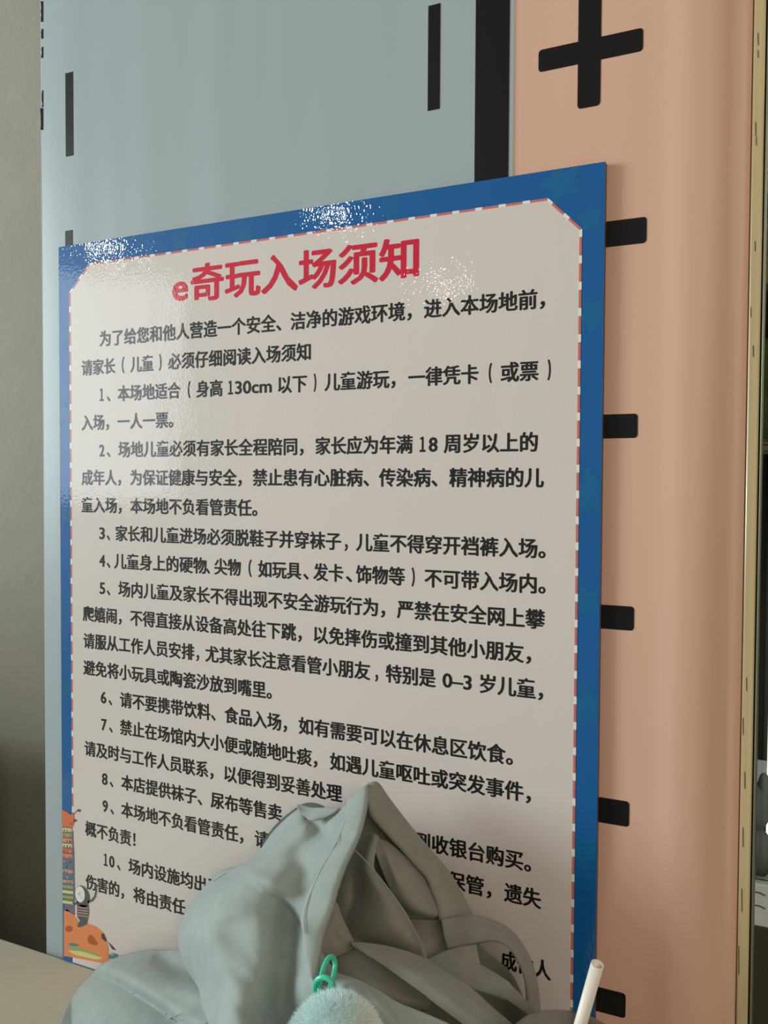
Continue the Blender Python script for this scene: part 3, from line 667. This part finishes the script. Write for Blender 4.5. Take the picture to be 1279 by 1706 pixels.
ktube('clasp', [(534, 1648, -.226), (537, 1662, -.232), (545, 1660, -.232), (546, 1648, -.226)], 0.0009, M_steel)

# ---------------------------------------------------------------- cup with straw
cyd = -0.215
lt = at(945, 1731, cyd); 
cup = empty('drink_cup', (lt.x, lt.y, 0.75), label='clear takeaway cup with brown drink under a domed lid beside the tote bag', category='cup')
print('CUP', lt)
M_cup = mat('cup_plastic', (0.9, 0.88, 0.84, 1), 0.12, 0.5, trans=0.9)
M_lid = mat('lid_plastic', rgb(206, 196, 180), 0.2, 0.5, trans=0.85)
M_drink = mat('milk_tea', rgb(150, 112, 78), 0.3, 0.5)
M_straw = mat('straw_plastic', rgb(236, 230, 216), 0.4, 0.4)
def lathe(name, prof_, m, parent, n_=48, loc=None):
    bm = bmesh.new(); R_ = []
    for (r_, z) in prof_: R_.append([bm.verts.new((r_ * math.cos(2 * PI * k / n_), r_ * math.sin(2 * PI * k / n_), z)) for k in range(n_)] if r_ > 1e-6 else [bm.verts.new((0, 0, z))])
    for a, b_ in zip(R_[:-1], R_[1:]):
        for k in range(n_):
            k2 = (k + 1) % n_
            if len(a) == 1 and len(b_) == 1: continue
            if len(a) == 1: bm.faces.new((a[0], b_[k], b_[k2]))
            elif len(b_) == 1: bm.faces.new((a[k], b_[0], a[k2]))
            else: bm.faces.new((a[k], b_[k], b_[k2], a[k2]))
    o = link(name, bm_mesh(name, bm), m, parent)
    for p in o.data.polygons: p.use_smooth = True
    return o
H = lt.z - 0.75
lathe('cup_body', [(0, 0.0005), (0.026, 0.0005), (0.028, 0.003), (0.041, H - 0.022), (0.0425, H - 0.020), (0.0425, H - 0.018), (0.0402, H - 0.018), (0.0265, 0.004), (0, 0.004)], M_cup, cup)
lathe('drink', [(0, 0.0045), (0.0262, 0.0045), (0.0375, H - 0.040), (0, H - 0.040)], M_drink, cup)
lathe('lid', [(0.0435, H - 0.021), (0.0435, H - 0.016), (0.041, H - 0.015), (0.039, H - 0.010), (0.033, H - 0.003), (0.026, H), (0, H), (0, H - 0.001), (0.026, H - 0.001), (0.033, H - 0.004), (0.038, H - 0.011), (0.040, H - 0.017)], M_lid, cup)
a_ = at(995, 1606, cyd - 0.005); b_ = Vector((lt.x + 0.003, lt.y, lt.z - 0.001)); b_ = at(964, 1716, cyd + 0.0)
d_ = (a_ - b_).normalized(); end = b_ - d_ * 0.06
rs = 9.2 / F * (Vector((CX, CY, CZ)) - a_).length
straw_bm = bmesh.new(); q = d_.to_track_quat('Z', 'Y'); L = (a_ - end).length; rr_ = []
for (r_, z) in ((rs, 0), (rs, L), (rs * 0.86, L), (rs * 0.86, 0)):
    rr_.append([straw_bm.verts.new(end + q @ Vector((r_ * math.cos(2 * PI * k / 32), r_ * math.sin(2 * PI * k / 32), z))) for k in range(32)])
for i in range(4):
    for k in range(32):
        f = straw_bm.faces.new((rr_[i][k], rr_[i][(k + 1) % 32], rr_[(i + 1) % 4][(k + 1) % 32], rr_[(i + 1) % 4][k])); f.smooth = i in (0, 2)
st = link('drinking_straw', bm_mesh('drinking_straw', straw_bm), M_straw)
st['label'] = 'white plastic drinking straw leaning out of the cup lid'; st['category'] = 'straw'

# ---------------------------------------------------------------- display machine beyond the column
M_dark = mat('cabinet_black', rgb(30, 36, 30), 0.35, 0.5)
M_dk2 = mat('cabinet_grey', rgb(66, 66, 56), 0.5, 0.4, var=((20, 20, 20), 0.1))
M_rail = mat('cabinet_rail', rgb(118, 122, 84), 0.25, 0.6, metal=0.6)
M_cab = mat('cabinet_white', rgb(206, 226, 224), 0.35, 0.5)
M_grn = mat('plush_green', rgb(96, 120, 52), 0.8, 0.2, var=((40, 40, 40), 0.4))
M_yel = mat('plush_yellow', rgb(190, 160, 70), 0.8, 0.2, var=((60, 60, 60), 0.5))
M_tan = mat('card_tan', rgb(190, 140, 96), 0.7, 0.2)
M_pale = mat('pale_cloth', rgb(150, 168, 162), 0.8, 0.2)
M_tube = bpy.data.materials.new('tube_light'); M_tube.use_nodes = True
bb = M_tube.node_tree.nodes['Principled BSDF']; bb.inputs['Emission Color'].default_value = (1, 0.95, 0.7, 1); bb.inputs['Emission Strength'].default_value = 1.6
YC = 0.30
def cx_(px): return at(px, 800, YC).x
def cz_(py, px=1265): return at(px, py, YC).z
x0c = at(1238, 1100, YC).x - 0.06; x1c = x0c + 0.62
cab = empty('display_machine', ((x0c + x1c) / 2, YC + 0.25, 0), label='dark glass fronted display machine with white vented panel beyond the column', category='machine')
def cb(name, a, b_, y0, y1, z0, z1, m, bev=0.0, **k): o = box(name, a, b_, y0, y1, z0, z1, m, bev, **k); relink(o, cab); return o
zt1, zb1 = cz_(1470), cz_(1541); zr1, zr0 = cz_(731), cz_(757)
cb('base_panel', x0c, x1c, YC, YC + 0.5, 0.0, zb1 - 0.001, M_dk2, 0.002)
vp = cb('vented_panel', x0c, x1c, YC - 0.004, YC + 0.02, zb1, zt1, M_cab, 0.002)
cb('deck', x0c + 0.012, x1c - 0.012, YC + 0.03, YC + 0.46, zt1 - 0.05, zt1 - 0.04, M_dark)
for py in (1490, 1512):
    for kx in range(3):
        c0 = at(1262 + kx * 44, py, YC - 0.005); pts = [c0 + Vector((-0.0075 + 0.015 * i / 8, 0, 0.0022 * math.sin(PI * i / 8))) for i in range(9)]
        o = tube('vent_slot', pts, 0.0006, M_dk2); relink(o, cab); o.location = -cab.location
cb('back_wall', x0c, x1c, YC + 0.46, YC + 0.5, zt1, 2.0, M_dark)
cb('side_wall', x0c, x0c + 0.012, YC, YC + 0.46, zt1, 2.0, M_dark)
cb('side_wall', x1c - 0.012, x1c, YC, YC + 0.46, zt1, 2.0, M_dark)
cb('top_box', x0c, x1c, YC, YC + 0.5, 2.0, 2.1, M_dark)
cb('shelf_rail', x0c + 0.012, x1c - 0.012, YC, YC + 0.03, zr0, zr1, M_rail, 0.003)
for (py, h_) in ((734, 3), (741, 2), (752, 3)):
    z = cz_(py); cb('rail_groove', x0c + 0.012, x1c - 0.012, YC - 0.0015, YC, z - 0.0006, z + 0.0006, M_dark)
xt = at(1279, 1250, YC + 0.2).x
cb('light_tube', xt - 0.0005, xt + 0.012, YC + 0.2, YC + 0.212, at(1279, 1460, YC + 0.2).z, at(1279, 1045, YC + 0.2).z, M_tube, 0.003)

shz = cz_(467)
cb('shelf', x0c + 0.012, x1c - 0.012, YC + 0.02, YC + 0.46, shz - 0.008, shz, M_dk2)
cb('shelf', x0c + 0.012, x1c - 0.012, YC + 0.03, YC + 0.46, zr1 - 0.012, zr1 - 0.004, M_dk2)
def toy(name, px, z0, rx, rz, m, label, cat_, y=YC + 0.14, ears=True):
    p = at(px, 800, y); root = empty(name, (p.x, y, z0), label=label, category=cat_)
    for (nm, ox, oz, a, b_) in ((('body', 0, rz * 0.55, rx, rz * 0.56), ('head', 0, rz * 1.45, rx * 0.8, rz * 0.5)) + ((('ear', -rx * 0.5, rz * 1.9, rx * 0.28, rz * 0.3), ('ear', rx * 0.5, rz * 1.9, rx * 0.28, rz * 0.3)) if ears else ())):
        bm = bmesh.new(); bmesh.ops.create_icosphere(bm, subdivisions=3, radius=1)
        for v in bm.verts: v.co = Vector((v.co.x * a + ox, v.co.y * a * 0.85, v.co.z * b_ + oz))
        o = link(nm, bm_mesh(nm, bm), m, root)
        for q_ in o.data.polygons: q_.use_smooth = True
    return root
toy('plush_toy', 1275, shz, 0.030, 0.055, M_yel, 'yellow plush toy on the upper shelf of the display machine', 'toy')
toy('plush_toy', 1274, zr1 - 0.004, 0.022, 0.065, M_grn, 'green plush toy on the middle shelf of the display machine', 'toy', y=YC + 0.09)
toy('plush_toy', 1262, zt1 - 0.04, 0.026, 0.060, M_pale, 'pale grey plush toy at the bottom of the display machine', 'toy', y=YC + 0.10)
cbx = at(1278, 800, YC + 0.2).x
o = box('card_box', cbx - 0.03, cbx + 0.04, YC + 0.2, YC + 0.25, zr1 - 0.004, zr1 + 0.09, M_tan, 0.002); o['label'] = 'tan cardboard box behind the green plush toy in the display machine'; o['category'] = 'box'
M_glass = mat('clear_glass', (0.93, 0.97, 0.94, 1), 0.02, 0.5, trans=1.0)
cb('glass_pane', x0c + 0.012, x1c - 0.012, YC + 0.006, YC + 0.010, zr1, 2.0, M_glass)
cb('glass_pane', x0c + 0.012, x1c - 0.012, YC + 0.006, YC + 0.010, zt1, zr0, M_glass)
